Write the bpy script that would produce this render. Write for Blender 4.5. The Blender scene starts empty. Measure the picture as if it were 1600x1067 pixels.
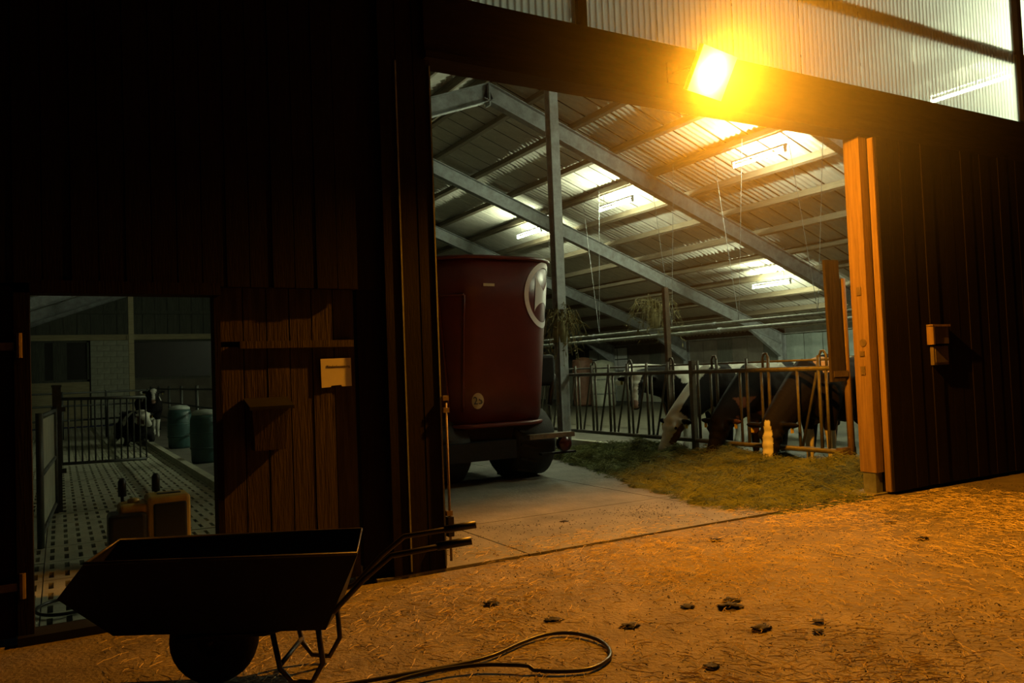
import bpy, bmesh, math, random
import numpy as np
from mathutils import Vector, Matrix, noise
PI = math.pi
R = random.Random(11)
sc = bpy.context.scene
C = sc.collection

# ---------------------------------------------------------------- camera
cd = bpy.data.cameras.new('camera'); cam = bpy.data.objects.new('camera', cd); C.objects.link(cam)
cd.sensor_width = 36.0; cd.lens = 36.0 * 1244 / 1600; cd.clip_end = 200; cd.clip_start = 0.05
yaw, pitch, roll = math.radians(29.7), math.radians(2.15), math.radians(2.2)
fw = Vector((math.sin(yaw) * math.cos(pitch), math.cos(yaw) * math.cos(pitch), math.sin(pitch)))
rt0 = Vector((math.cos(yaw), -math.sin(yaw), 0)); up0 = rt0.cross(fw)
rt = rt0 * math.cos(roll) - up0 * math.sin(roll); up = up0 * math.cos(roll) + rt0 * math.sin(roll)
cam.matrix_world = Matrix(((rt.x, up.x, -fw.x, 0), (rt.y, up.y, -fw.y, 0), (rt.z, up.z, -fw.z, 1.6), (0, 0, 0, 1)))
sc.camera = cam

# ---------------------------------------------------------------- night sky, exposure
w = bpy.data.worlds.new('night_sky'); sc.world = w; w.use_nodes = True
w.node_tree.nodes['Background'].inputs[0].default_value = (0.35, 0.42, 0.6, 1)
w.node_tree.nodes['Background'].inputs[1].default_value = 0.005
vs = sc.view_settings
vs.view_transform = 'Standard'; vs.look = 'None'; vs.gamma = 1.0; vs.use_curve_mapping = False; vs.exposure = 0.0
SODIUM = (1.0, 0.34, 0.012, 1); SODIUM_L = 31000.0
FLUOR = (0.92, 1.0, 0.64, 1); FLUOR_L = 460.0
GLARE_DENSITY = 0.10

# ---------------------------------------------------------------- materials
def new_mat(name):
    m = bpy.data.materials.new(name); m.use_nodes = True
    return m, m.node_tree.nodes, m.node_tree.links, m.node_tree.nodes['Principled BSDF']

def mat(name, c1, c2=None, scale=6.0, rough=0.7, metal=0.0, bump=0.0, stretch=(1, 1, 1), detail=6, bscale=None, c3=None, spec=0.5):
    m, N, L, b = new_mat(name)
    b.inputs['Roughness'].default_value = rough; b.inputs['Metallic'].default_value = metal; b.inputs['Specular IOR Level'].default_value = spec
    c2 = c2 or tuple(x * 0.65 for x in c1)
    tc = N.new('ShaderNodeTexCoord'); mp = N.new('ShaderNodeMapping'); mp.inputs['Scale'].default_value = stretch
    nz = N.new('ShaderNodeTexNoise'); nz.inputs['Scale'].default_value = scale; nz.inputs['Detail'].default_value = detail
    nz.inputs['Roughness'].default_value = 0.65
    cr = N.new('ShaderNodeValToRGB')
    cr.color_ramp.elements[0].color = (*c2, 1); cr.color_ramp.elements[0].position = 0.32
    cr.color_ramp.elements[1].color = (*c1, 1); cr.color_ramp.elements[1].position = 0.68
    if c3:
        e = cr.color_ramp.elements.new(0.8); e.color = (*c3, 1)
    L.new(tc.outputs['Object'], mp.inputs[0]); L.new(mp.outputs[0], nz.inputs[0]); L.new(nz.outputs[0], cr.inputs[0])
    L.new(cr.outputs[0], b.inputs['Base Color'])
    if bump:
        n2 = N.new('ShaderNodeTexNoise'); n2.inputs['Scale'].default_value = bscale or scale * 3; n2.inputs['Detail'].default_value = 8
        bp = N.new('ShaderNodeBump'); bp.inputs['Strength'].default_value = bump; bp.inputs['Distance'].default_value = 0.02
        L.new(mp.outputs[0], n2.inputs[0]); L.new(n2.outputs[0], bp.inputs['Height']); L.new(bp.outputs[0], b.inputs['Normal'])
    return m

def emis(name, col, s):
    m, N, L, b = new_mat(name)
    N.remove(b); e = N.new('ShaderNodeEmission'); e.inputs[0].default_value = col; e.inputs[1].default_value = s
    L.new(e.outputs[0], N['Material Output'].inputs[0])
    return m

M = {}
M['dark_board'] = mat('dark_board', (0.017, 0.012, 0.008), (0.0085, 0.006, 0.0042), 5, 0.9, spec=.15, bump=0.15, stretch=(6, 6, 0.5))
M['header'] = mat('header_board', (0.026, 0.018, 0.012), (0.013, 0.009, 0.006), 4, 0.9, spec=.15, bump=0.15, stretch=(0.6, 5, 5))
M['door_wood'] = mat('door_wood', (0.085, 0.066, 0.050), (0.04, 0.031, 0.024), 4, 0.8, spec=.15, bump=0.3, stretch=(7, 7, 0.5))
M['door_red'] = mat('door_red', (0.026, 0.012, 0.009), (0.012, 0.006, 0.005), 4, 0.85, spec=.1, bump=0.2, stretch=(6, 6, 0.6))
M['post_wood'] = mat('post_wood', (0.30, 0.195, 0.10), (0.17, 0.105, 0.05), 4, 0.7, bump=0.3, stretch=(7, 7, 0.4))
M['purlin_wood'] = mat('purlin_wood', (0.23, 0.195, 0.125), (0.12, 0.10, 0.065), 4, 0.8, bump=0.3, stretch=(8, 0.5, 8))
M['steel_paint'] = mat('steel_paint', (0.36, 0.40, 0.42), (0.21, 0.22, 0.21), 5, 0.55, bump=0.1)
M['galv'] = mat('galvanised', (0.30, 0.32, 0.29), (0.16, 0.17, 0.15), 9, 0.5, metal=0.35)
M['rust_steel'] = mat('rusty_steel', (0.22, 0.16, 0.10), (0.11, 0.085, 0.06), 9, 0.6, metal=0.2, bump=0.2)
M['fence_steel'] = mat('fence_steel', (0.17, 0.16, 0.12), (0.09, 0.085, 0.065), 9, 0.5, metal=0.2, bump=0.15)
M['gate_steel'] = mat('gate_steel', (0.10, 0.11, 0.095), (0.05, 0.055, 0.05), 9, 0.5, metal=0.3)
M['black_steel'] = mat('black_steel', (0.012, 0.012, 0.011), (0.007, 0.007, 0.007), 9, 0.6, spec=.25)
M['sheet'] = mat('fibre_cement', (0.56, 0.56, 0.50), (0.44, 0.44, 0.39), 2.5, 0.85, bump=0.2)
M['felt'] = mat('roof_felt', (0.03, 0.028, 0.024), None, 6, 0.9)
M['concrete'] = mat('alley_concrete', (0.22, 0.21, 0.175), (0.11, 0.105, 0.085), 1.6, 0.75, bump=0.5, bscale=22)
M['yard'] = mat('yard_concrete', (0.235, 0.20, 0.155), (0.115, 0.095, 0.07), 2.2, 0.85, bump=1.0, bscale=34, detail=9)
M['walkway'] = mat('walkway_dung', (0.10, 0.095, 0.06), (0.05, 0.047, 0.03), 2, 0.7, bump=0.5)
M['slat'] = mat('slatted_concrete', (0.54, 0.55, 0.42), (0.38, 0.385, 0.29), 3, 0.8, bump=0.25, bscale=30)
M['pit'] = mat('slurry_pit', (0.012, 0.011, 0.008), None, 6, 0.6)
M['block'] = mat('block_wall', (0.42, 0.44, 0.34), (0.30, 0.31, 0.24), 4, 0.9, bump=0.2)
M['mortar'] = mat('mortar', (0.22, 0.23, 0.18), None, 6, 0.9)
M['grey_board'] = mat('grey_board', (0.10, 0.11, 0.085), (0.055, 0.06, 0.048), 4, 0.85, bump=0.3, stretch=(5, 5, 0.5))
M['dark_hole'] = mat('dark_glass', (0.015, 0.018, 0.013), None, 5, 0.35)
M['timber_rail'] = mat('timber_rail', (0.40, 0.36, 0.21), (0.26, 0.23, 0.13), 4, 0.8, stretch=(0.5, 6, 6))
M['white_paint'] = mat('white_paint', (0.78, 0.80, 0.78), (0.6, 0.62, 0.6), 4, 0.7)
M['curtain'] = mat('curtain_cloth', (0.26, 0.31, 0.28), (0.18, 0.22, 0.20), 3, 0.8)
M['wall_mid'] = mat('wall_mid', (0.16, 0.145, 0.11), (0.10, 0.09, 0.07), 2, 0.85, bump=0.2)
M['wagon_red'] = mat('wagon_red', (0.12, 0.022, 0.019), (0.085, 0.015, 0.013), 2.5, 0.36)
M['wagon_white'] = mat('wagon_white', (0.80, 0.82, 0.84), (0.72, 0.74, 0.76), 3, 0.4)
M['sticker'] = mat('sticker', (0.62, 0.55, 0.36), (0.5, 0.44, 0.28), 6, 0.5)
M['print_black'] = mat('print_black', (0.02, 0.02, 0.02), None, 6, 0.6)
M['lens_red'] = mat('lens_red', (0.06, 0.008, 0.007), None, 6, 0.25)
M['rubber'] = mat('rubber', (0.020, 0.019, 0.018), (0.012, 0.012, 0.011), 12, 0.8, bump=0.2)
M['barrow'] = mat('barrow_tray', (0.014, 0.011, 0.010), (0.007, 0.006, 0.006), 6, 0.55, spec=.3)
M['barrow_rim'] = mat('barrow_rim', (0.07, 0.06, 0.05), (0.03, 0.027, 0.024), 8, 0.4, metal=0.5)
M['yellow'] = mat('yellow_plastic', (0.52, 0.34, 0.05), (0.38, 0.24, 0.04), 6, 0.5)
M['black_plastic'] = mat('black_plastic', (0.02, 0.022, 0.022), None, 8, 0.4)
M['paper'] = mat('paper', (0.80, 0.76, 0.66), (0.72, 0.68, 0.58), 5, 0.8)
M['hay'] = mat('feed_silage', (0.085, 0.115, 0.028), (0.035, 0.048, 0.014), 7, 0.9, bump=1.0, bscale=40)
M['hay_strand'] = mat('feed_strand', (0.20, 0.23, 0.06), (0.08, 0.105, 0.03), 3, 0.8)
M['straw'] = mat('straw', (0.78, 0.62, 0.32), (0.46, 0.35, 0.17), 3, 0.7)
M['dung'] = mat('dung', (0.014, 0.010, 0.007), (0.008, 0.006, 0.004), 14, 0.8, bump=0.5)
M['hose'] = mat('hose', (0.018, 0.018, 0.018), None, 12, 0.35)
M['teal'] = mat('teal_plastic', (0.035, 0.095, 0.09), (0.025, 0.065, 0.062), 6, 0.4)
M['barrel_lid'] = mat('barrel_lid', (0.40, 0.46, 0.42), (0.3, 0.35, 0.32), 6, 0.5)
M['twig'] = mat('dry_twig', (0.24, 0.21, 0.09), (0.13, 0.115, 0.05), 6, 0.9)
M['brown_barrel'] = mat('brown_barrel', (0.25, 0.12, 0.07), None, 6, 0.6)
M['box_grey'] = mat('box_grey', (0.16, 0.125, 0.09), (0.10, 0.08, 0.06), 6, 0.6)
M['eye'] = mat('eye', (0.008, 0.007, 0.006), None, 6, 0.1)
M['tag'] = mat('ear_tag', (0.80, 0.62, 0.04), None, 6, 0.5)
M['hoof'] = mat('hoof', (0.05, 0.04, 0.03), None, 8, 0.6)
M['sodium'] = emis('sodium_bulb', SODIUM, SODIUM_L)
M['tube'] = emis('fluorescent', FLUOR, FLUOR_L)
m, N, L, b = new_mat('coat')
at = N.new('ShaderNodeAttribute'); at.attribute_name = 'coat'
L.new(at.outputs['Color'], b.inputs['Base Color']); b.inputs['Roughness'].default_value = 0.8; b.inputs['Specular IOR Level'].default_value = 0.2
M['coat'] = m
m, N, L, b = new_mat('translucent_sheet')
N.remove(b)
tr = N.new('ShaderNodeBsdfTranslucent'); tr.inputs[0].default_value = (0.86, 0.90, 0.88, 1)
df = N.new('ShaderNodeBsdfDiffuse'); df.inputs[0].default_value = (0.5, 0.5, 0.47, 1)
tp = N.new('ShaderNodeBsdfTransparent'); tp.inputs[0].default_value = (0.8, 0.85, 0.85, 1)
m1 = N.new('ShaderNodeMixShader'); m1.inputs[0].default_value = 0.38; m2 = N.new('ShaderNodeMixShader')
nz = N.new('ShaderNodeTexNoise'); nz.inputs['Scale'].default_value = 3; tc = N.new('ShaderNodeTexCoord')
mr = N.new('ShaderNodeMapRange'); mr.inputs[3].default_value = 0.03; mr.inputs[4].default_value = 0.10
L.new(tc.outputs['Object'], nz.inputs[0]); L.new(nz.outputs[0], mr.inputs[0]); L.new(mr.outputs[0], m2.inputs[0])
L.new(tr.outputs[0], m1.inputs[1]); L.new(df.outputs[0], m1.inputs[2]); L.new(m1.outputs[0], m2.inputs[1]); L.new(tp.outputs[0], m2.inputs[2])
L.new(m2.outputs[0], N['Material Output'].inputs[0])
M['translucent'] = m

# ---------------------------------------------------------------- helpers
class MB:
    def __init__(s): s.v = []; s.f = []
    def add(s, vs_, fs_):
        o = len(s.v); s.v += [tuple(p) for p in vs_]; s.f += [tuple(i + o for i in f) for f in fs_]; return s
    def box(s, x0, x1, y0, y1, z0, z1):
        return s.add([(x0, y0, z0), (x1, y0, z0), (x1, y1, z0), (x0, y1, z0), (x0, y0, z1), (x1, y0, z1), (x1, y1, z1), (x0, y1, z1)],
                     [(0, 3, 2, 1), (4, 5, 6, 7), (0, 1, 5, 4), (1, 2, 6, 5), (2, 3, 7, 6), (3, 0, 4, 7)])
    def hexa(s, p8): return s.add(p8, [(0, 3, 2, 1), (4, 5, 6, 7), (0, 1, 5, 4), (1, 2, 6, 5), (2, 3, 7, 6), (3, 0, 4, 7)])
    def beam(s, p, q, wx, wz, side=None):
        p, q = Vector(p), Vector(q); d = (q - p).normalized()
        sd = Vector(side) if side else (Vector((0, 0, 1)).cross(d) if abs(d.z) < .98 else Vector((1, 0, 0)))
        sd = (sd - d * sd.dot(d)).normalized(); u = d.cross(sd).normalized()
        a, bb = sd * wx / 2, u * wz / 2
        return s.hexa([p - a - bb, p + a - bb, p + a + bb, p - a + bb, q - a - bb, q + a - bb, q + a + bb, q - a + bb])
    def tube(s, pts, r, n=8, closed=False, cap=True):
        pts = [Vector(p) for p in pts]; k = len(pts); rr = r if isinstance(r, (list, tuple)) else [r] * k
        ref = None; vs_, fs_ = [], []
        for i, p in enumerate(pts):
            a = pts[(i - 1) % k] if (closed or i > 0) else p; c = pts[(i + 1) % k] if (closed or i < k - 1) else p
            d = (c - a).normalized()
            if ref is None: ref = Vector((0, 0, 1)) if abs(d.z) < .9 else Vector((1, 0, 0))
            e1 = (ref - d * ref.dot(d))
            if e1.length < 1e-4: e1 = Vector((1, 0, 0)) - d * d.x
            e1.normalize(); ref = e1; e2 = d.cross(e1)
            for j in range(n):
                t = 2 * PI * j / n; vs_.append(p + (e1 * math.cos(t) + e2 * math.sin(t)) * rr[i])
        for i in range(k if closed else k - 1):
            for j in range(n):
                i2 = (i + 1) % k; fs_.append((i * n + j, i * n + (j + 1) % n, i2 * n + (j + 1) % n, i2 * n + j))
        if cap and not closed:
            fs_.append(tuple(range(n - 1, -1, -1))); fs_.append(tuple((k - 1) * n + j for j in range(n)))
        return s.add(vs_, fs_)
    def lathe(s, prof, o=(0, 0, 0), axis='z', n=20):
        vs_, fs_ = [], []
        for (r, h) in prof:
            for j in range(n):
                t = 2 * PI * j / n; c, sn = r * math.cos(t), r * math.sin(t)
                q = (c, sn, h) if axis == 'z' else ((h, c, sn) if axis == 'x' else (sn, h, c))
                vs_.append((o[0] + q[0], o[1] + q[1], o[2] + q[2]))
        k = len(prof)
        for i in range(k - 1):
            for j in range(n): fs_.append((i * n + j, i * n + (j + 1) % n, (i + 1) * n + (j + 1) % n, (i + 1) * n + j))
        if prof[0][0] > 1e-6: fs_.append(tuple(range(n - 1, -1, -1)))
        if prof[-1][0] > 1e-6: fs_.append(tuple((k - 1) * n + j for j in range(n)))
        return s.add(vs_, fs_)
    def prism(s, poly, axis, a0, a1):
        n = len(poly)
        def P(u, v, a): return (a, u, v) if axis == 'x' else ((u, a, v) if axis == 'y' else (u, v, a))
        return s.add([P(u, v, a0) for u, v in poly] + [P(u, v, a1) for u, v in poly],
                     [tuple(range(n - 1, -1, -1)), tuple(range(n, 2 * n))] + [(i, (i + 1) % n, n + (i + 1) % n, n + i) for i in range(n)])
    def mesh(s, name='m', smooth=False):
        me = bpy.data.meshes.new(name); me.from_pydata(s.v, [], s.f); me.update()
        if smooth: me.polygons.foreach_set('use_smooth', [True] * len(me.polygons))
        return me
    def build(s, name, m, parent=None, smooth=False, loc=None, recalc=False):
        me = s.mesh(name, smooth)
        if recalc:
            bm = bmesh.new(); bm.from_mesh(me); bmesh.ops.recalc_face_normals(bm, faces=bm.faces); bm.to_mesh(me); bm.free()
        return link(name, me, m, parent, loc)

def link(name, me, m, parent=None, loc=None, rot=None):
    o = bpy.data.objects.new(name, me); C.objects.link(o)
    if m is not None and not me.materials: me.materials.append(M[m] if isinstance(m, str) else m)
    if parent: o.parent = parent
    if loc is not None: o.location = loc
    if rot is not None: o.rotation_euler = rot
    return o

def thing(name, label, cat, loc=(0, 0, 0), rz=0, group=None, kind=None):
    o = bpy.data.objects.new(name, None); C.objects.link(o); o.empty_display_size = .1
    o.location = loc; o.rotation_euler = (0, 0, rz)
    return tag(o, label, cat, group, kind)
def tag(o, label=None, cat=None, group=None, kind=None):
    if label: o['label'] = label
    if cat: o['category'] = cat
    if group: o['group'] = group
    if kind: o['kind'] = kind
    return o
def struct(name, label=None): return tag(thing(name, None, None), label, None, None, 'structure')
def copy_tree(o, parent=None):
    c = o.copy(); C.objects.link(c); c.parent = parent
    for ch in list(o.children): copy_tree(ch, c)
    return c

WY = 6.08            # outer face of the gable wall
RX, RZ, SL = 8.37, 8.015, 0.37   # ridge, slope of the roof
BACK = 38.0; EAVE_R, EAVE_L = 23.0, -6.3
def roof_z(x): return RZ - SL * abs(x - RX)
FRAMES = [10.26, 15.34, 20.41, 25.5, 30.55, 35.6, 37.85]

# ---------------------------------------------------------------- ground and floors
def grid_mesh(x0, x1, y0, y1, nx, ny, fz):
    v = [(x0 + (x1 - x0) * i / nx, y0 + (y1 - y0) * j / ny, 0) for j in range(ny + 1) for i in range(nx + 1)]
    v = [(x, y, fz(x, y)) for x, y, _ in v]
    f = [(j * (nx + 1) + i, j * (nx + 1) + i + 1, (j + 1) * (nx + 1) + i + 1, (j + 1) * (nx + 1) + i) for j in range(ny) for i in range(nx)]
    return MB().add(v, f)
g = grid_mesh(-14, 24, -8, WY - .02, 190, 70, lambda x, y: -0.02 + .012 * noise.noise((x * .6, y * .6, 0)) + .006 * noise.noise((x * 2.3, y * 2.3, 3)))
yard = g.build('ground_yard', 'yard', smooth=True)
tag(yard, 'straw-littered concrete yard outside the barn', kind='structure')
fl = struct('floor', 'concrete feed alley floor inside the barn')
xs = [2.15, 3.55, 6.3, 9.25]; ys = [WY - .02, 7.6, 11.6, 15.6, 19.6, 23.6, 27.6, 31.6, BACK]
for i in range(3):
    for j in range(len(ys) - 1):
        MB().box(xs[i] + .008, xs[i + 1] - .008, ys[j] + .008, ys[j + 1] - .008, -.12, 0.0).build('concrete_slab', 'concrete', fl)
MB().box(2.1, 9.3, WY, BACK, -.3, -.05).build('slab_bed', 'pit', fl)
MB().box(9.25, EAVE_R, WY, BACK, -.3, -0.02).build('cow_walkway', 'walkway', fl)
MB().box(2.02, 2.15, WY + .1, BACK, -.3, 0.10).build('alley_kerb', 'slat', fl)
# slatted floor
fs = struct('floor_slatted', 'slatted concrete floor with rows of dark slots')
nxs, pw, pd = 9, 1.08, 0.80
xc = [-pw / 2 + .004]
for i in range(nxs):
    c = -pw / 2 + (i + .5) * pw / nxs; xc += [c - .019, c + .019]
xc.append(pw / 2 - .004)
yc = [-pd / 2 + .006, -.305, -.075, .075, .305, pd / 2 - .006]
sm = MB()
for j in range(5):
    for i in range(len(xc) - 1):
        if j in (1, 3) and i % 2 == 1:
            for (a, b_) in (((xc[i], yc[j]), (xc[i], yc[j + 1])), ((xc[i + 1], yc[j + 1]), (xc[i + 1], yc[j])), ((xc[i], yc[j + 1]), (xc[i + 1], yc[j + 1]))):
                sm.add([(a[0], a[1], 0), (b_[0], b_[1], 0), (b_[0], b_[1], -.1), (a[0], a[1], -.1)], [(0, 1, 2, 3)])
            continue
        sm.add([(xc[i], yc[j], 0), (xc[i + 1], yc[j], 0), (xc[i + 1], yc[j + 1], 0), (xc[i], yc[j + 1], 0)], [(0, 1, 2, 3)])
x0, x1, y0, y1 = xc[0], xc[-1], yc[0], yc[-1]
sm.add([(x0, y0, 0), (x1, y0, 0), (x1, y1, 0), (x0, y1, 0), (x0, y0, -.1), (x1, y0, -.1), (x1, y1, -.1), (x0, y1, -.1)], [(0, 4, 5, 1), (1, 5, 6, 2), (2, 6, 7, 3), (3, 7, 4, 0)])
slat_me = sm.mesh('slat_panel')
for j in range(38):
    for i in range(4):
        y = WY + .12 + (j + .5) * pd
        if y > BACK - .5: continue
        link('slat_panel', slat_me, 'slat', fs, (2.02 - (i + .5) * pw, y, R.uniform(-.004, .004)))
MB().box(-5.8, 2.02, WY, BACK, -.6, -.42).build('slurry_pit', 'pit', fs)
MB().box(-5.8, 2.02 - 4 * pw, WY + .1, BACK, -.2, -.0).build('side_strip', 'slat', fs)

# ---------------------------------------------------------------- gable wall
wf = struct('wall_front', 'dark boarded gable wall of the barn')
def planks(x0, x1, z0, z1, width, y, th, m, parent, jitter=.004, name='plank'):
    n = max(1, round((x1 - x0) / width)); wd = (x1 - x0) / n
    me = MB().box(.003, wd - .003, 0, th, z0, z1).mesh('plank')
    for i in range(n):
        link(name, me, m, parent, (x0 + i * wd, y - R.uniform(0, jitter) * (1 if i % 2 else 2.5), 0))
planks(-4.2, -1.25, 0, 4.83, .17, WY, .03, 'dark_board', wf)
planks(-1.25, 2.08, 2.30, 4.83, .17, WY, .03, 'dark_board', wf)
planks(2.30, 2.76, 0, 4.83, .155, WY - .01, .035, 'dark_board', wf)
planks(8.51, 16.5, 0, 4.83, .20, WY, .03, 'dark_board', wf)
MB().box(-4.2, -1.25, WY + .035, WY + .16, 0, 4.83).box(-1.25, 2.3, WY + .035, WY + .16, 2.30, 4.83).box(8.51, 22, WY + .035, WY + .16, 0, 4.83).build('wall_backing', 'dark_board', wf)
MB().box(2.30, 2.76, WY + .03, WY + .22, 0, 4.83).build('pillar_post', 'dark_board', wf)
MB().box(2.08, 2.30, WY + .06, WY + .16, 0, 2.32).build('recess_board', 'dark_board', wf)
t1 = MB().box(2.70, 8.62, WY - .05, WY + .20, 4.25, 4.83).box(8.62, 14.5, WY - .05, WY + .03, 4.25, 4.83).box(2.70, 8.62, WY - .08, WY - .05, 4.25, 4.31).build('trim_1', 'header')
tag(t1, 'dark header beam over the big barn doorway', kind='structure')
# small doorway jambs, sill and lintel
t2 = struct('trim_2', 'dark frame of the small doorway')
MB().box(-.25, -.16, WY - .03, WY + .16, 0, 2.30).build('jamb', 'dark_board', t2)
MB().box(.985, 1.03, WY - .0, WY + .16, 0, 2.30).build('jamb', 'dark_board', t2)
MB().box(-.25, 1.03, WY - .03, WY + .16, 2.235, 2.32).build('lintel', 'dark_board', t2)
MB().box(-.25, 1.03, WY - .09, WY + .14, -.03, .035).build('sill', 'black_steel', t2)
# pillar edge strips and drop bolt
for x in (2.44, 2.745):
    MB().box(x, x + .012, WY - .028, WY - .012, .02, 4.2).build('edge_strip', 'galv', wf)
bt = thing('drop_bolt', 'thin steel drop bolt rod on the doorway edge of the dark pillar', 'bolt', (2.79, WY - .04, 0))
MB().tube([(0, 0, .06), (0, 0, 1.36)], .011).build('rod', 'rust_steel', bt, True)
for z in (1.30, 1.40, .45):
    MB().box(-.03, .022, -.014, .03, z - .02, z + .02).build('bracket', 'rust_steel', bt)
MB().box(-.025, .025, -.025, .03, .26, .42).build('bolt_head', 'black_steel', bt)

# wooden door leaf, recessed
dr = struct('door_1', 'wooden plank door leaf beside the small doorway')
dy = WY + .075
n = 6; wd = (2.06 - 1.03) / n
for i in range(n):
    MB().box(1.03 + i * wd + .004, 1.03 + (i + 1) * wd - .004, dy - R.uniform(0, .006), dy + .03, .03, 1.86).build('plank', 'door_wood', dr)
    MB().box(1.03 + i * wd + .004, 1.03 + (i + 1) * wd - .004, dy - R.uniform(0, .005), dy + .03, 1.90, 2.30).build('upper_plank', 'door_wood', dr)
MB().box(1.17, 2.04, dy - .045, dy, 1.845, 1.90).build('ledge', 'door_wood', dr)
MB().box(1.03, 2.06, dy + .03, dy + .06, .02, 2.3).build('door_backing', 'door_red', dr)
dl = struct('door_2', 'dark red-brown door leaf hung at the outer jamb of the small doorway')
for i in range(6):
    MB().box(-1.25 + i * .165 + .003, -1.25 + (i + 1) * .165 - .003, WY + .02 - R.uniform(0, .006), WY + .05, .02, 2.28).build('plank', 'door_red', dl)
MB().box(-1.25, -.25, WY + .05, WY + .09, .02, 2.3).build('door_backing', 'door_red', dl)
for z in (.32, 1.86):
    MB().box(-.62, -.20, WY - .02, WY + .016, z, z + .05).tube([(-.22, WY - .035, z - .05), (-.22, WY - .035, z + .11)], .018).build('strap_hinge', 'rust_steel', dl)
# box on the door
bx = thing('wooden_box', 'small wooden box with overhanging lid fixed to the plank door', 'box', (1.35, dy - .006, 1.09))
MB().hexa([(-.11, -.13, 0), (.11, -.13, 0), (.11, 0, 0), (-.11, 0, 0), (-.13, -.16, .30), (.13, -.16, .30), (.13, 0, .30), (-.13, 0, .30)]).build('box_body', 'door_wood', bx)
MB().hexa([(-.16, -.22, .30), (.16, -.22, .30), (.16, 0, .36), (-.16, 0, .36), (-.16, -.22, .325), (.16, -.22, .325), (.16, 0, .385), (-.16, 0, .385)]).build('lid', 'black_steel', bx)
# paper sign
sg = thing('paper_sign', 'white paper notice with one printed line pinned to the plank door', 'notice', (1.90, dy - .018, 1.64))
pm = MB(); outline = [(-.122, -.112), (-.05, -.108), (-.045, -.098), (.035, -.094), (.04, -.106), (.120, -.106), (.118, .118), (-.125, .114)]
pm.prism(outline, 'y', -.003, .0).build('sheet', 'paper', sg)
def text(body, size, m, parent, loc, rot, ext=.0008):
    cu = bpy.data.curves.new('lettering', 'FONT'); cu.body = body; cu.size = size; cu.extrude = ext; cu.align_x = 'CENTER'; cu.align_y = 'CENTER'
    tmp = bpy.data.objects.new('tmp', cu); C.objects.link(tmp)
    me = bpy.data.meshes.new_from_object(tmp.evaluated_get(bpy.context.evaluated_depsgraph_get())); bpy.data.objects.remove(tmp)
    me.materials.clear()
    return link('lettering', me, m, parent, loc, rot)
text('Rinderbesamung', .028, 'print_black', sg, (.015, -.0045, .052), (PI / 2, 0, 0))

# big doorway: far jamb post, sliding leaf, meter boxes
jp = thing('timber_post', 'tall timber door post with bolt holes at the jamb of the big doorway', 'post', (8.35, WY + .02, 0))
MB().box(0, .14, 0, .215, .24, 4.26).build('post', 'post_wood', jp)
MB().box(.01, .13, .02, .19, 0, .25).build('post_foot', 'galv', jp)
for z, hz in ((2.35, .10), (1.62, .06), (1.40, .10)):
    MB().box(-.012, .0, .07, .13, z, z + hz).build('bolt_plate', 'rust_steel', jp)
MB().lathe([(.045, -.01), (.045, .0)], (0, .08, 1.78), 'x', 14).build('knot', 'rust_steel', jp)
d3 = struct('door_3', 'dark plank sliding door leaf pushed open beside the big doorway')
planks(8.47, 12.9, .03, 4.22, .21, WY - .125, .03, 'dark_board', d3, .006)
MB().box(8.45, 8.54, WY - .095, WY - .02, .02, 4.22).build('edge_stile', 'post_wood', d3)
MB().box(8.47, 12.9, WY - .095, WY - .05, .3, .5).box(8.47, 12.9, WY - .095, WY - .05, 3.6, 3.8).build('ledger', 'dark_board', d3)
mb_ = thing('switch_box', 'small grey switch box on the dark sliding door, upper one with a frame', 'box', (9.42, WY - .13, 1.74))
MB().box(-.17, .17, -.06, 0, 0, .21).build('housing', 'box_grey', mb_)
MB().box(-.18, -.15, -.085, 0, -.01, .22).box(-.18, .18, -.085, 0, .21, .235).build('frame', 'post_wood', mb_)
mb2 = thing('junction_box', 'plain brown junction box below the framed switch box', 'box', (9.44, WY - .13, 1.48))
MB().box(-.15, .15, -.045, 0, 0, .23).build('housing', 'box_grey', mb2)
MB().box(-.12, .12, -.052, -.045, .03, .2).build('cover', 'box_grey', mb2)

# translucent gable sheeting
gs = struct('wall_gable', 'translucent corrugated sheeting above the header beam')
def corrugated(wd, ht, pitch, amp, seg):
    nw = round(wd / pitch); nn = nw * seg; mbb = MB()
    mbb.add([(wd * i / nn, amp * math.cos(2 * PI * i / seg), z) for z in (0, ht) for i in range(nn + 1)], [(i, i + 1, nn + 2 + i, nn + 1 + i) for i in range(nn)])
    return mbb
sw = 1.0635
gme1 = corrugated(sw - .012, 1.06, .076, .014, 6).mesh('corrugated_sheet', True)
gme2 = corrugated(sw - .012, 1.0, .076, .014, 6).mesh('corrugated_sheet', True)
for i in range(13):
    x = 1.11 + i * sw
    link('corrugated_sheet', gme1, 'translucent', gs, (x, WY + .06, 4.80))
    if 2.0 < x < 12.6: link('corrugated_sheet', gme2, 'translucent', gs, (x, WY + .085, 5.84))
MB().box(-4, 21, WY + .12, WY + .22, 5.74, 5.92).build('girt', 'dark_board', gs)
for x in (4.33, 12.0): MB().box(x, x + .10, WY + .0, WY + .12, 4.8, 6.8).build('stud', 'dark_board', gs)
# top triangle and low corners of the gable
MB().add([(3.0, WY + .1, 6.8), (12.6, WY + .1, 6.8), (RX, WY + .1, 8.2)], [(0, 1, 2)]).add([(-6, WY + .1, 4.8), (1.1, WY + .1, 4.8), (1.1, WY + .1, 5.9)], [(0, 1, 2)]).build('gable_board', 'dark_board', gs)
MB().prism([(-6.4, 0), (-4.2, 0), (-4.2, 4.8), (-6.4, 2.6)], 'y', WY, WY + .1).build('corner_board', 'dark_board', gs)

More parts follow.
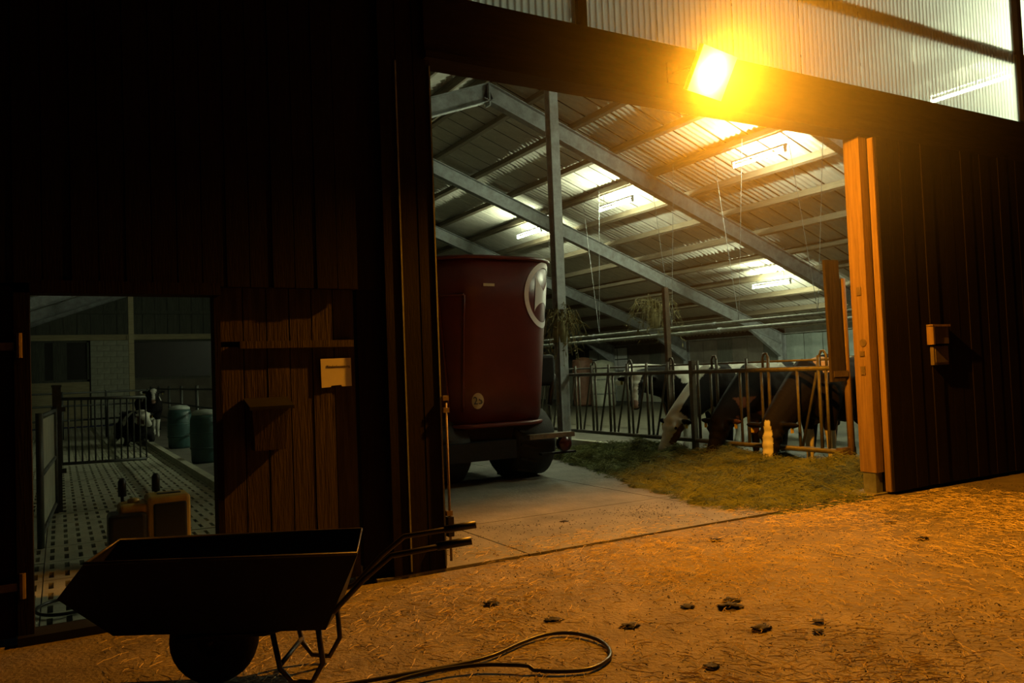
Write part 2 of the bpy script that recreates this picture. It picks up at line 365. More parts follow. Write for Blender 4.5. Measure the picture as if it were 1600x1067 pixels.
# ---------------------------------------------------------------- roof
ce = struct('ceiling', 'corrugated barn roof on wooden purlins and steel rafters')
ang = math.atan(SL); PX = [RX + 1.03 + 1.19 * k for k in range(12)]; PXL = [RX - 1.03 - 1.19 * k for k in range(12)]
for x in PX + PXL + [RX + .12, RX - .12]:
    z = roof_z(x) + .085
    MB().beam((x, WY + .1, z), (x, BACK, z), .10, .17, side=(1, 0, -SL if x > RX else SL)).build('purlin', 'purlin_wood', ce)
# sheets under the felt
CW = .66
rows = [RX + .02] + [x + .06 for x in PX]; rows.append(EAVE_R + .3)
def slope_sheet(x0, x1, yl, seg=4, waves=4):
    n_ = seg * waves; L_ = (x1 - x0) / math.cos(ang) - .012; m_ = MB()
    m_.add([(u, yl * i / n_, .024 * math.cos(2 * PI * i / seg)) for u in (0, L_) for i in range(n_ + 1)], [(i, n_ + 1 + i, n_ + 2 + i, i + 1) for i in range(n_)])
    return m_
ncol = int((BACK - WY - .2) / CW)
far = MB(); cells = []
me_std = slope_sheet(0, 1.19, CW - .05).mesh('roof_sheet', True)
me_first = slope_sheet(rows[0], rows[1], CW - .05).mesh('roof_sheet', True)
for r_ in range(len(rows) - 1):
    for c in range(ncol):
        y = WY + .2 + c * CW; nx_ = rows[r_] / y
        pr = (.44 < rows[r_ + 1] / y) and (rows[r_] / y < 1.42) and ((roof_z(rows[r_] + .5) - 1.6) / y < .46)
        cells.append((0 if pr else 1, math.hypot(rows[r_], y), r_, c))
cells.sort()
for k, (pr, d_, r_, c) in enumerate(cells):
    x = rows[r_]; y = WY + .2 + c * CW; z = roof_z(x) + .20
    if k < 290 and r_ < len(rows) - 2:
        link('roof_sheet', me_first if r_ == 0 else me_std, 'sheet', ce, (x, y, z), (0, ang, 0))
    else:
        s_ = slope_sheet(rows[r_], rows[r_ + 1], CW - .05, 4, 3)
        ca, sa = math.cos(ang), math.sin(ang)
        far.add([(x + u * ca + v * sa, y + yy, z - u * sa + v * ca) for u, yy, v in s_.v], s_.f)
for k in range(11):                                  # the other slope
    xa = RX - .02 - 1.19 * k
    for c in range(ncol):
        y = WY + .2 + c * CW
        s_ = slope_sheet(0, 1.19, CW - .05, 4, 3)
        ca, sa = math.cos(ang), math.sin(ang)
        far.add([(xa - u * ca - v * sa, y + yy, roof_z(xa) + .2 - u * sa + v * ca) for u, yy, v in s_.v], s_.f)
o = far.build('roof_sheets_beyond', 'sheet', ce, True); o['kind'] = 'stuff'
fe = MB()
for sgn, ex in ((1, EAVE_R + .5), (-1, EAVE_L - .5)):
    fe.beam((RX, (WY + BACK) / 2, RZ + .28), (ex, (WY + BACK) / 2, roof_z(ex) + .28), BACK - WY - .0, .06, side=(0, 1, 0))
fe.build('roof_felt', 'felt', ce)
# steel rafters
def ibeam(p, q, dep, fl_, t=.02):
    p, q = Vector(p), Vector(q); d = (q - p).normalized(); sd = Vector((0, 1, 0)); u = d.cross(sd)
    if u.z < 0: u = -u
    m_ = MB()
    m_.beam(p - u * t / 2, q - u * t / 2, fl_, t, side=sd); m_.beam(p - u * (dep - t / 2), q - u * (dep - t / 2), fl_, t, side=sd)
    m_.beam(p - u * dep / 2, q - u * dep / 2, .014, dep, side=sd)
    return m_
for y in FRAMES:
    ibeam((RX, y, RZ), (EAVE_R, y, roof_z(EAVE_R)), .40, .20).build('rafter', 'steel_paint', ce)
    ibeam((RX, y, RZ), (EAVE_L, y, roof_z(EAVE_L)), .40, .20).build('rafter', 'steel_paint', ce)
    MB().box(RX - .015, RX + .015, y - .10, y + .10, RZ - .52, RZ + .02).build('ridge_plate', 'steel_paint', ce)
    for sx, ex in ((1, EAVE_R), (-1, EAVE_L)):
        h_ = roof_z(ex)
        MB().box(ex - .12, ex - .10, y - .1, y + .1, 0, h_).box(ex + .10, ex + .12, y - .1, y + .1, 0, h_).box(ex - .1, ex + .1, y - .008, y + .008, 0, h_).build('column', 'steel_paint', ce)
        a = ex - sx * 1.7
        MB().prism([(ex - sx * .1, h_ - .3), (ex - sx * .1, h_ - .85), (a, roof_z(a) - .42), (a, roof_z(a) - .36)], 'y', y - .07, y + .07).build('haunch', 'steel_paint', ce)

# ---------------------------------------------------------------- far walls
wb = struct('wall_back', 'far end wall of the barn with dark window openings')
MB().box(EAVE_L, EAVE_R, BACK + .1, BACK + .3, 0, 7.8).build('wall_panel', 'wall_mid', wb)
MB().box(-5.8, 9, BACK - .18, BACK - .02, 3.58, 3.82).build('timber_rail', 'timber_rail', wb)
MB().box(2.55, 9, BACK - .24, BACK - .18, 3.60, 3.78).build('timber_rail', 'timber_rail', wb)
for i in range(30):
    MB().box(-5.8 + i * .5, -5.8 + i * .5 + .485, BACK - .02, BACK + .05, 3.82, 7.6).build('board', 'grey_board', wb)
for z in (4.7, 5.6): MB().box(-5.8, 9, BACK - .12, BACK - .02, z, z + .14).build('cross_rail', 'grey_board', wb)
for (xa, xb, nm) in ((-2.4, 1.12, 'window_1'), (2.75, 7.4, 'window_2')):
    wn = struct(nm, 'wide dark opening in the far end wall' + (' next to the pale block pier' if nm[-1] == '1' else ' under the yellowish timber rail'))
    MB().box(xa, xb, BACK + .02, BACK + .06, 1.95, 3.55).build('pane', 'dark_hole', wn)
    for z in (1.85, 3.50): MB().box(xa, xb, BACK - .06, BACK + .05, z, z + .1).build('window_frame', 'grey_board', wn)
    for x in (xa, xb - .08): MB().box(x, x + .08, BACK - .06, BACK + .05, 1.85, 3.6).build('window_frame', 'grey_board', wn)
for x in (-2.1, -1.0, -.2): MB().box(x, x + .5, BACK - .01, BACK + .02, 1.95, 3.5).build('hanging_board', 'grey_board', wb)
blk = MB().box(.006, .494, 0, .12, .006, .234).mesh('block'); hb = MB().box(.006, .244, 0, .12, .006, .234).mesh('block')
for r_ in range(15):
    x = 1.17; odd = r_ % 2; seq = [hb, blk, blk, hb] if odd else [blk, blk, blk]
    for mm in seq:
        link('block', mm, 'block', wb, (x, BACK - .06 + R.uniform(-.006, .006), r_ * .24)); x += .25 if mm is hb else .5
MB().box(1.17, 2.67, BACK + .0, BACK + .1, 0, 3.6).build('mortar_bed', 'mortar', wb)
MB().box(-5.8, 1.12, BACK - .05, BACK + .1, 0, 1.85).build('low_wall', 'timber_rail', wb)
MB().box(2.7, 9, BACK - .05, BACK + .1, 0, 1.85).build('low_wall', 'wall_mid', wb)
p = thing('wooden_post', 'pale wooden post standing against the block pier of the far wall', 'post', (2.38, 33.0, 0)); MB().box(-.09, .09, -.09, .09, 0, roof_z(2.4) - .35).build('shaft', 'timber_rail', p)
MB().box(-.16, .16, -.14, .14, 0, .12).build('foot', 'block', p)
wl = MB().box(EAVE_L - .2, EAVE_L - .05, WY, BACK, 0, 2.7).build('wall_left', 'grey_board'); tag(wl, 'dark boarded side wall of the barn', kind='structure')
wr = struct('wall_right', 'far side wall of the barn with curtains and boards')
X = EAVE_R + .06
MB().box(X, X + .2, WY, BACK, 0, 1.22).build('low_wall', 'block', wr)
MB().box(X + .12, X + .2, WY, BACK, 1.22, 3.2).build('wall_panel', 'wall_mid', wr)
bays = [WY + .1] + FRAMES
for i in range(len(bays) - 1):
    y0, y1 = bays[i] + .12, bays[i + 1] - .12
    MB().box(X - .04, X + .1, y0, y1, 1.22, 1.32).build('ledge', 'white_paint' if i in (1, 2) else 'wall_mid', wr)
    k = 6; ww = (y1 - y0) / k
    for j in range(k):
        if i in (1, 2):
            MB().add([(X + .02, y0 + j * ww + .01, 1.32), (X - .03, y0 + (j + .5) * ww, 1.32), (X + .02, y0 + (j + 1) * ww - .01, 1.32), (X + .02, y0 + j * ww + .01, 2.58), (X - .03, y0 + (j + .5) * ww, 2.58), (X + .02, y0 + (j + 1) * ww - .01, 2.58)],
                     [(0, 3, 4, 1), (1, 4, 5, 2)]).build('curtain_panel', 'curtain', wr)
        else:
            MB().box(X - .01, X + .05, y0 + j * ww + .01, y0 + (j + 1) * ww - .01, 1.32, 2.58).build('board', 'wall_mid' if (i + j) % 3 else 'grey_board', wr)
    MB().box(X - .03, X + .08, y0, y1, 2.64, 2.92).build('light_strip_board', 'white_paint' if i in (1, 2) else 'wall_mid', wr)
    MB().tube([(X - .06, y0, 2.60), (X - .06, y1, 2.60)], .03).build('curtain_rail', 'galv', wr)
w3 = struct('window_3', 'pale window with panes in the far side wall')
for i in range(4):
    for j in range(2):
        MB().box(X - .05, X - .03, 29.6 + i * .78, 29.6 + i * .78 + .7, 1.45 + j * .55, 1.45 + j * .55 + .49).build('pane', 'white_paint', w3)
MB().box(X - .03, X + .0, 29.5, 32.75, 1.40, 2.6).build('window_frame', 'grey_board', w3)

# ---------------------------------------------------------------- fluorescent lamps
fl_label = 'lit fluorescent tube lamp under the roof '
def tube_lamp(x, y, z, where, length=1.42):
    t = thing('tube_lamp', fl_label + where, 'lamp', (x, y, z), 0, 'fluorescent roof lamps')
    MB().box(-.022, .022, -length / 2 - .05, length / 2 + .05, .09, .13).build('batten', 'white_paint', t)
    for e in (-1, 1): MB().box(-.03, .03, e * (length / 2 + .01) - .02, e * (length / 2 + .01) + .02, -.03, .10).build('end_cap', 'white_paint', t)
    MB().tube([(0, -length / 2, 0), (0, length / 2, 0)], .026, 10).build('tube', 'tube', t, True)
    top = roof_z(x) - z + .02
    for e in (-.5, .5): MB().tube([(0, e, .09), (0, e, top)], .006, 5).build('hanger', 'galv', t)
    return t
zA = 5.91
for y, wh in ((21.4, 'over the third bay behind the wagon'), (16.9, 'over the second bay above the cows'), (11.9, 'over the first bay above the feed pile'), (7.33, 'close behind the translucent gable sheeting')):
    tube_lamp(12.98, y, zA, wh)
tube_lamp(18.48, 16.7, 3.87, 'low above the curtained side wall')

# ---------------------------------------------------------------- sodium flood lamp on the header
LP = Vector((5.41, 5.45, 4.33))
sl = thing('flood_lamp', 'glowing orange flood lamp on a bracket under the gable sheeting', 'lamp', LP)
bmx = bmesh.new(); bmesh.ops.create_uvsphere(bmx, u_segments=16, v_segments=10, radius=.04); me = bpy.data.meshes.new('bulb'); bmx.to_mesh(me); bmx.free()
link('bulb', me, 'sodium', sl)
vn = Vector((.17, -.85, -.49)).normalized()
e1 = vn.cross(Vector((0, 0, 1))).normalized(); e2 = vn.cross(e1).normalized()
c0 = -vn * .012
MB().hexa([c0 + e1 * a + e2 * b_ - vn * d_ for d_ in (.05, 0) for a, b_ in ((-.27, -.21), (.27, -.21), (.27, .21), (-.27, .21))]).build('reflector', 'white_paint', sl)
MB().tube([(0, .06, .04), (0, .14, .16), (0, .58, .2)], .018).build('bracket_arm', 'black_steel', sl, True)
MB().box(-.07, .07, .56, .60, .1, .3).build('wall_plate', 'black_steel', sl)
# added mist, densest at the bulb, standing in for lens glare round the lamp
bmx = bmesh.new(); bmesh.ops.create_icosphere(bmx, subdivisions=4, radius=3.3)
bmesh.ops.bisect_plane(bmx, geom=bmx.verts[:] + bmx.edges[:] + bmx.faces[:], plane_co=(0, .48, 0), plane_no=(0, 1, 0), clear_outer=True)
bmesh.ops.holes_fill(bmx, edges=[e_ for e_ in bmx.edges if e_.is_boundary], sides=0)
me = bpy.data.meshes.new('glare_haze'); bmx.to_mesh(me); bmx.free()
m, N, L, b = new_mat('glare_haze'); N.remove(b); vsn = N.new('ShaderNodeVolumeScatter'); vsn.inputs['Density'].default_value = GLARE_DENSITY; vsn.inputs['Anisotropy'].default_value = .25
tc = N.new('ShaderNodeTexCoord'); vl = N.new('ShaderNodeVectorMath'); vl.operation = 'LENGTH'; mr = N.new('ShaderNodeMapRange'); mr.inputs[1].default_value = 3.3; mr.inputs[2].default_value = 0
pw_ = N.new('ShaderNodeMath'); pw_.operation = 'POWER'; pw_.inputs[1].default_value = 2.5; ml = N.new('ShaderNodeMath'); ml.operation = 'MULTIPLY'; ml.inputs[1].default_value = GLARE_DENSITY
L.new(tc.outputs['Object'], vl.inputs[0]); L.new(vl.outputs['Value'], mr.inputs[0]); L.new(mr.outputs[0], pw_.inputs[0]); L.new(pw_.outputs[0], ml.inputs[0]); L.new(ml.outputs[0], vsn.inputs['Density'])
L.new(vsn.outputs[0], N['Material Output'].inputs['Volume'])
hz = link('glare_haze', me, m, None, LP); tag(hz, 'added mist volume standing in for the lens glare around the flood lamp', 'glare_haze', kind='stuff')

# ---------------------------------------------------------------- steel posts, pipes, wires
sp = thing('steel_post', 'tall grey steel post rising from the feed fence to the roof', 'post', (8.9, 13.6, 0))
MB().box(-.10, .10, -.10, -.085, 0, 7.75).box(-.10, .10, .085, .10, 0, 7.75).box(-.012, .012, -.085, .085, 0, 7.75).build('shaft', 'steel_paint', sp)
MB().box(-.2, .2, -.2, .2, 0, .03).build('base_plate', 'galv', sp)
p2 = thing('fence_pole', 'slim brown pole standing up above the feed fence', 'pole', (9.185, 10.64, 0))
MB().beam((0, 0, 0), (-.02, 0, 2.95), .09, .07).build('shaft', 'rust_steel', p2)
MB().box(-.06, .06, -.06, .06, 1.36, 1.46).build('clamp', 'rust_steel', p2)
for k, (x, z, r_) in enumerate(((13.0, 2.50, .035), (13.15, 2.36, .045))):
    o = thing('milk_pipe' if k == 0 else 'water_pipe', ('thin' if k == 0 else 'thicker') + ' pale pipe running above the cows, ' + ('upper' if k == 0 else 'lower') + ' of a pair', 'pipe', (x, 6.5, z))
    MB().tube([(0, 0, 0), (0, 30, 0)], r_, 8).build('pipe', 'galv', o, True)
    for j in range(6): MB().tube([(0, 2.2 + j * 4.7, 0), (0, 2.3 + j * 4.7, 0)], r_ * 1.35, 8).build('coupling', 'steel_paint', o, True)
wi = 0
for y in (8.4, 10.6, 12.7, 14.9, 17.9, 19.9):
    o = thing('hanger_wire', 'pale suspension wire pair running down from a purlin to the upper pipe', 'wire', (13.0, y, 2.5), 0, 'pipe hanger wires')
    for e in (-.55, .55): MB().tube([(0, 0, .03), (e * .2 - .1, e, roof_z(12.9) - 2.45)], .006, 5).build('strand', 'steel_paint', o)

# ---------------------------------------------------------------- feed fence with headlocks
FX = 9.05
ff = thing('feed_fence', 'tubular steel feed fence with headlocks in front of the cows', 'fence', (FX, 0, 0))
Y0, Y1 = 7.12, 17.6
MB().tube([(0, Y0, 1.48), (0, Y1, 1.48)], .034, 10).build('top_rail', 'fence_steel', ff, True)
MB().tube([(.05, Y0, 1.60), (.05, Y1, 1.60)], .016, 8).build('control_rod', 'fence_steel', ff, True)
MB().tube([(0, Y0, .36), (0, Y1, .36)], .036, 10).build('bottom_rail', 'fence_steel', ff, True)
y = Y0 + .28; unit = .62
vb = MB().tube([(0, 0, .36), (0, 0, 1.48)], .021, 8).mesh('upright', True)
vb2 = MB().tube([(0, 0, .36), (0, 0, 1.66)], .024, 8).mesh('upright', True)
db = MB().tube([(.0, 0, 1.63), (.0, .06, 1.35), (0, .34, .38)], .019, 8).mesh('lock_bar', True)
hoop = MB().tube([(0, -.05, 1.48), (0, -.05, 1.66), (0, -.02, 1.72), (0, .03, 1.72), (0, .06, 1.66), (0, .06, 1.48)], .018, 8).mesh('latch_hoop', True)
# the three locks with a cow's neck in them stand open; closed locks carry the slanting bar
UPR = [7.30, 7.42, 7.79, 8.31, 8.45, 8.74, 8.88, 9.37, 9.51, 9.80, 10.415, 10.53]
BARS = [7.44, 10.58]; HOOPS = [7.36, 8.38, 9.44, 10.47]
for k in range(12):
    a_ = 10.98 + .56 * k; UPR += [a_, a_ + .12]; BARS.append(a_ + .16)
    if k % 2: HOOPS.append(a_ + .06)
for k, y in enumerate(UPR): link('upright', vb2 if k % 2 else vb, 'fence_steel', ff, (0, y, 0))
for y in BARS:
    if y < Y1 - .4: link('lock_bar', db, 'fence_steel', ff, (.03, y, 0))
for y in HOOPS: link('latch_hoop', hoop, 'fence_steel', ff, (.03, y, 0))
for y in (9.93, 14.40, 16.64): MB().box(-.04, .04, y - .04, y + .04, 0, 1.66).build('post', 'fence_steel', ff)
MB().box(.05, .2, 6.9, 17.6, 0, .16).build('feed_kerb', 'slat', ff)
ep = thing('fence_end_post', 'leaning steel end post of the feed fence, lit orange', 'post', (9.22, 7.10, 0))
MB().tube([(0.02, 0, 0), (0, 0, 1.45), (.0, 0, 2.68)], [.05, .045, .045], 10).build('shaft', 'post_wood', ep, True)
MB().box(-.20, .08, -.02, .08, .31, .41).build('clamp', 'rust_steel', ep); MB().box(-.20, .08, .03, .09, 1.43, 1.53).build('clamp', 'rust_steel', ep)
lb = thing('upright_board', 'dark brown board standing upright against the fence end post', 'board', (9.0, 7.075, 0))
MB().beam((.0, 0, 1.30), (-.03, 0, 2.92), .27, .04, side=(1, 0, 0)).build('board', 'door_wood', lb)
MB().box(-.1, .18, -.03, .03, 1.36, 1.44).build('clamp', 'rust_steel', lb)
# rail fence between alley and slatted floor
f2 = thing('side_fence', 'low railed fence between the feed alley and slatted floor', 'fence', (3.1, 0, 0))
for z in (.5, 1.0, 1.45): MB().tube([(0, 13, z), (0, 34, z)], .028, 8).build('rail', 'gate_steel', f2, True)
for y in (13.1, 16, 19, 22, 25, 28, 31, 33.9): MB().tube([(0, y, 0), (0, y, 1.55)], .04, 8).build('post', 'gate_steel', f2, True)
f3 = thing('cross_fence', 'dark railed pen fence across the far slatted floor', 'fence', (0, 28.6, 0))
for z in (.6, 1.05, 1.45): MB().tube([(-5, 0, z), (2.7, 0, z)], .03, 8).build('rail', 'gate_steel', f3, True)
for i in range(7): MB().tube([(-4.8 + i * 1.22, 0, 0), (-4.8 + i * 1.22, 0, 1.5)], .035, 8).build('post', 'gate_steel', f3, True)

# ---------------------------------------------------------------- gates on the slatted floor
gt = thing('bar_gate', 'dark steel gate of vertical bars on the slatted floor', 'gate', (0.03, 15.9, 0))
for z in (1.42, .30): MB().tube([(0, 0, z), (1.34, .1, z - .03)], .028, 8).build('rail', 'gate_steel', gt, True)
for i in range(14):
    u = i / 13; MB().tube([(u * 1.34, u * .1, .30 - .03 * u), (u * 1.34, u * .1, 1.42 - .03 * u)], .014, 6).build('bar', 'gate_steel', gt, True)
gp = thing('gate_post', 'dark post where the bar gate hangs', 'post', (-.03, 12.0, 0)); MB().box(-.05, .05, -.05, .05, 0, 1.62).build('shaft', 'gate_steel', gp); MB().box(-.06, .06, -.06, .06, 1.62, 1.65).build('cap', 'gate_steel', gp)
for z in (1.3, .5): MB().box(.05, .10, -.03, .03, z, z + .06).build('hinge', 'gate_steel', gp)
g2 = thing('sheeted_gate', 'pale panelled gate standing edgewise inside the small doorway', 'gate', (-.19, 9.4, 0))
MB().beam((0, 0, .72), (.12, 2.5, .72), .02, 1.12, side=(1, 0, 0)).build('panel', 'block', g2)
for z in (.12, .72, 1.32): MB().tube([(.01, 0, z), (.13, 2.5, z)], .026, 8).build('rail', 'gate_steel', g2, True)
for e in (0, 1): MB().tube([(.01 + .12 * e, 2.5 * e, 0.0), (.01 + .12 * e, 2.5 * e, 1.36)], .034, 8).build('stile', 'gate_steel', g2, True)
for i, (x, y, lab) in enumerate(((2.62, 21.6, 'teal plastic barrel with pale lid beside the alley kerb, farther into the barn'), (2.56, 17.2, 'teal plastic barrel with pale lid beside the kerb, closer to the small doorway'))):
    bl = thing('plastic_barrel', lab, 'barrel', (x, y, 0.0), 0, 'teal barrels')
    MB().lathe([(.24, 0), (.27, .05), (.28, .3), (.29, .6), (.28, .88), (.24, .98)], (0, 0, 0), 'z', 22).build('drum', 'teal', bl, True)
    MB().lathe([(.25, .96), (.25, 1.01), (.18, 1.06), (.0, 1.08)], (0, 0, 0), 'z', 22).build('lid', 'barrel_lid', bl, True)
    for z in (.3, .6): MB().lathe([(.283, z - .02), (.30, z), (.287, z + .02)], (0, 0, 0), 'z', 22).build('hoop', 'teal', bl, True)

# ---------------------------------------------------------------- yellow machine behind the barrow
ym = thing('yellow_machine', 'yellow plastic machine with black front and two upright black grips behind the wheelbarrow', 'machine', (.70, 8.0, 0))
def rbox(x0, x1, y0, y1, z0, z1, r=.04):
    bm = bmesh.new(); bmesh.ops.create_cube(bm, size=1)
    for v in bm.verts: v.co = Vector(((x0 + x1) / 2 + v.co.x * (x1 - x0), (y0 + y1) / 2 + v.co.y * (y1 - y0), (z0 + z1) / 2 + v.co.z * (z1 - z0)))
    bmesh.ops.bevel(bm, geom=bm.edges, offset=r, segments=3, affect='EDGES', profile=.5)
    me = bpy.data.meshes.new('rounded'); bm.to_mesh(me); bm.free(); return me
link('housing', rbox(-.02, .35, -.02, .34, .08, .585, .035), 'yellow', ym)
link('side_tank', rbox(-.25, .0, .0, .32, .08, .53, .035), 'yellow', ym)
link('front_panel', rbox(.03, .315, -.04, .03, .12, .52, .02), 'black_plastic', ym)
link('motor_cover', rbox(-.34, -.02, -.05, .26, .08, .46, .04), 'black_plastic', ym)
MB().box(.08, .28, .12, .19, .58, .592).build('grip_slot', 'black_plastic', ym)
link('cap', MB().lathe([(.05, .52), (.05, .56), (.03, .57)], (-.12, .16, 0), 'z', 14).mesh('cap', True), 'yellow', ym)
for x, zt in ((-.2, .74), (.09, .76)):
    gr = MB().tube([(x, .36, .2), (x, .36, zt - .16)], .014).build('handle_bar', 'black_steel', ym, True)
    MB().tube([(x, .36, zt - .17), (x, .36, zt - .03), (x, .36, zt)], [.036, .036, .018], 12).build('grip', 'black_plastic', ym, True)
for x in (-.25, .27):
    MB().lathe([(.09, -.03), (.10, -.015), (.10, .015), (.09, .03)], (x, .3, .095), 'x', 18).build('wheel', 'rubber', ym, True)
ring = []
for i in range(60):
    t = i / 60 * 2 * PI * 1.15; ring.append((.02 + .19 * math.cos(t), 6.72 + .24 * math.sin(t), .018 + .012 * (i / 60)))
hr = MB().tube(ring, .012, 7).build('hose_ring', 'hose', None, True); tag(hr, 'thin hose loop lying on slats inside the small doorway', 'hose')

# ---------------------------------------------------------------- wheelbarrow
wbw = thing('wheelbarrow', 'large dark steel wheelbarrow with deep tray before the small doorway', 'wheelbarrow', (.20, 4.97, 0), -math.radians(30))
zt = .70
top = [(.06, -.30, zt), (1.46, -.32, zt + .005), (1.36, .32, zt + .005), (-.06, .30, zt)]
bot = [(.16, -.22, .31), (1.27, -.25, .31), (1.25, .25, .31), (.12, .22, .31)]
nose_t = [(-.14, -.20, .50), (-.18, .18, .50)]
tv = top + bot + nose_t
tray = MB().add(tv, [(4, 5, 6, 7), (0, 1, 5, 4), (1, 2, 6, 5), (2, 3, 7, 6), (0, 4, 8), (3, 9, 7), (4, 7, 9, 8), (8, 9, 3, 0)])
to = tray.build('tray', 'barrow', wbw, recalc=True); so = to.modifiers.new('s', 'SOLIDIFY'); so.thickness = .012; so.offset = 0
MB().tube([top[0], top[1], top[2], top[3]], .010, 8, closed=True).build('rim', 'barrow_rim', wbw, True)
wx_ = .62
MB().lathe([(.12, -.05), (.19, -.08), (.225, -.055), (.235, 0), (.225, .055), (.19, .08), (.12, .05)], (wx_, -.05, .22), 'y', 28).build('tyre', 'rubber', wbw, True)
MB().lathe([(.03, -.06), (.13, -.04), (.13, .04), (.03, .06)], (wx_, -.05, .22), 'y', 20).build('wheel_hub', 'black_steel', wbw, True)
for s_ in (-1, 1):
    MB().tube([(.45, s_ * .14, .24), (.62, s_ * .12, .25), (.95, s_ * .22, .29), (1.32, s_ * .25, .40), (1.48, s_ * .25, .56), (1.62, s_ * .24, .67), (1.98, s_ * .22, .72)], .015, 8).build('handle_bar', 'barrow_rim', wbw, True)
    MB().tube([(1.86, s_ * .224, .705), (2.04, s_ * .218, .728)], .022, 10).build('grip', 'black_plastic', wbw, True)
    MB().tube([(.98, s_ * .21, .31), (1.02, s_ * .21, .10), (1.08, s_ * .20, .03), (1.18, s_ * .19, .02), (1.24, s_ * .20, .12), (1.22, s_ * .22, .36)], .015, 8).build('leg', 'barrow_rim', wbw, True)
MB().tube([(1.02, -.21, .12), (1.02, .21, .12)], .013, 8).build('leg_brace', 'barrow_rim', wbw, True)
MB().tube([(wx_, -.14, .22), (wx_, .12, .22)], .016, 8).build('axle', 'barrow_rim', wbw, True)

# ---------------------------------------------------------------- mixer wagon
mw = thing('feed_mixer_wagon', 'dark red feed mixer wagon with white ring emblem in the feed alley', 'wagon', (0, 0, 0))
x0, x1, y0, y1, Rc = 4.47, 6.63, 9.90, 14.2, .75; ZT, ZB = 3.23, .84
def perim(s):
    """point and outward normal on the tub's top outline; s in metres from the middle of the rear face, towards the fence"""
    wR = (x1 - x0) / 2 - Rc; lR = (y1 - y0) - 2 * Rc; arc = Rc * PI / 2; xm = (x0 + x1) / 2
    sgn = 1 if s >= 0 else -1; s = abs(s)
    if s <= wR: p, n_ = (s, y0), (0, -1)
    elif s <= wR + arc:
        a = (s - wR) / Rc; p, n_ = (wR + Rc * math.sin(a), y0 + Rc - Rc * math.cos(a)), (math.sin(a), -math.cos(a))
    elif s <= wR + arc + lR: p, n_ = (wR + Rc, y0 + Rc + s - wR - arc), (1, 0)
    elif s <= wR + 2 * arc + lR:
        a = (s - wR - arc - lR) / Rc; p, n_ = (wR + Rc * math.cos(a), y1 - Rc + Rc * math.sin(a)), (math.cos(a), math.sin(a))
    else: p, n_ = (wR - (s - wR - 2 * arc - lR), y1), (0, 1)
    return Vector((xm + sgn * p[0], p[1], 0)), Vector((sgn * n_[0], n_[1], 0))
PER = 2 * ((x1 - x0) / 2 - Rc) + 2 * Rc * PI / 2 + (y1 - y0) - 2 * Rc     # half perimeter
def tub(s, z, off=0.0):
    p, n_ = perim(s); ins = (ZT - z) / (ZT - ZB) * .20
    q = p - n_ * (ins - off); q.z = z; return q
NS = 120
def tub_strip(zs, off, name, m, smooth=True):
    v = [tub(-PER + 2 * PER * i / NS, z, off) for z in zs for i in range(NS)]
    f = [(r_ * NS + i, r_ * NS + (i + 1) % NS, (r_ + 1) * NS + (i + 1) % NS, (r_ + 1) * NS + i) for r_ in range(len(zs) - 1) for i in range(NS)]
    return MB().add(v, f).build(name, m, mw, smooth)
t_ = tub_strip([ZB, 1.4, 2.0, 2.6, ZT], 0, 'tub', 'wagon_red'); sm_ = t_.modifiers.new('s', 'SOLIDIFY'); sm_.thickness = .03; sm_.offset = -1
rim = [tub(-PER + 2 * PER * i / NS, ZT, .015) for i in range(NS)]
MB().tube(rim, .03, 8, closed=True).build('top_rim', 'wagon_red', mw, True)
rim = [tub(-PER + 2 * PER * i / NS, ZB, .03) for i in range(NS)]
MB().tube(rim, .035, 8, closed=True).build('bottom_rim', 'wagon_red', mw, True)
v = [tub(-PER + 2 * PER * i / NS, ZB + .02, -.02) for i in range(NS)]
MB().add(v, [tuple(range(NS))]).build('tub_floor', 'black_steel', mw)
# emblem wrapped on the rounded corner
wR = (x1 - x0) / 2 - Rc; s0 = wR + Rc * math.radians(10) + .36; zc, er = 2.72, .49
rg = MB(); nn = 64; v = []
for i in range(nn):
    a = 2 * PI * i / nn
    for r_ in (er, er - .085): v.append(tub(s0 + .95 * r_ * math.sin(a), min(zc + r_ * math.cos(a), ZT - .02), .008))
rg.add(v, [(2 * i, 2 * ((i + 1) % nn), 2 * ((i + 1) % nn) + 1, 2 * i + 1) for i in range(nn)])
em = rg.build('emblem', 'wagon_white', mw)
ms = MB(); v = []; nn = 24
for i in range(nn + 1):
    u = -1 + 2 * i / nn
    tp_ = .26 - .22 * (1 - abs(u)) ** .75 ; bt_ = -.26 + .15 * math.cos(u * PI / 2) ** .6 if abs(u) < 1 else -.26
    v += [tub(s0 + u * (.235 + 0), zc + tp_ + .02, .008), tub(s0 + u * .25, zc + bt_, .008)]
ms.add(v, [(2 * i, 2 * i + 2, 2 * i + 3, 2 * i + 1) for i in range(nn)]).build('emblem_mark', 'wagon_white', em)
# discharge hatch frame on the rear
for a, b_ in (((-1.02, 2.70), (-.62, 2.70)), ((-.62, 2.70), (-.70, 1.05)), ((-1.02, 2.70), (-.96, 1.05))):
    pts = [tub(a[0] + (b_[0] - a[0]) * i / 10, a[1] + (b_[1] - a[1]) * i / 10, .015) for i in range(11)]
    MB().tube(pts, .02, 6).build('hatch_frame', 'wagon_red', mw, True)
def disc_on_tub(s, z, r_, m, nm, off):
    v = [tub(s, z, off)] + [tub(s + r_ * math.cos(2 * PI * i / 28), z + r_ * math.sin(2 * PI * i / 28), off) for i in range(28)]
    return MB().add(v, [(0, 1 + i, 1 + (i + 1) % 28) for i in range(28)]).build(nm, m, mw)
ss = -.42
st = disc_on_tub(ss, 1.20, .115, 'sticker', 'speed_sticker', .006)
c = tub(ss, 1.20, .012); text('25', .155, 'print_black', st, c, (PI / 2 + math.atan(.2 / 2.39) * -1, 0, 0))
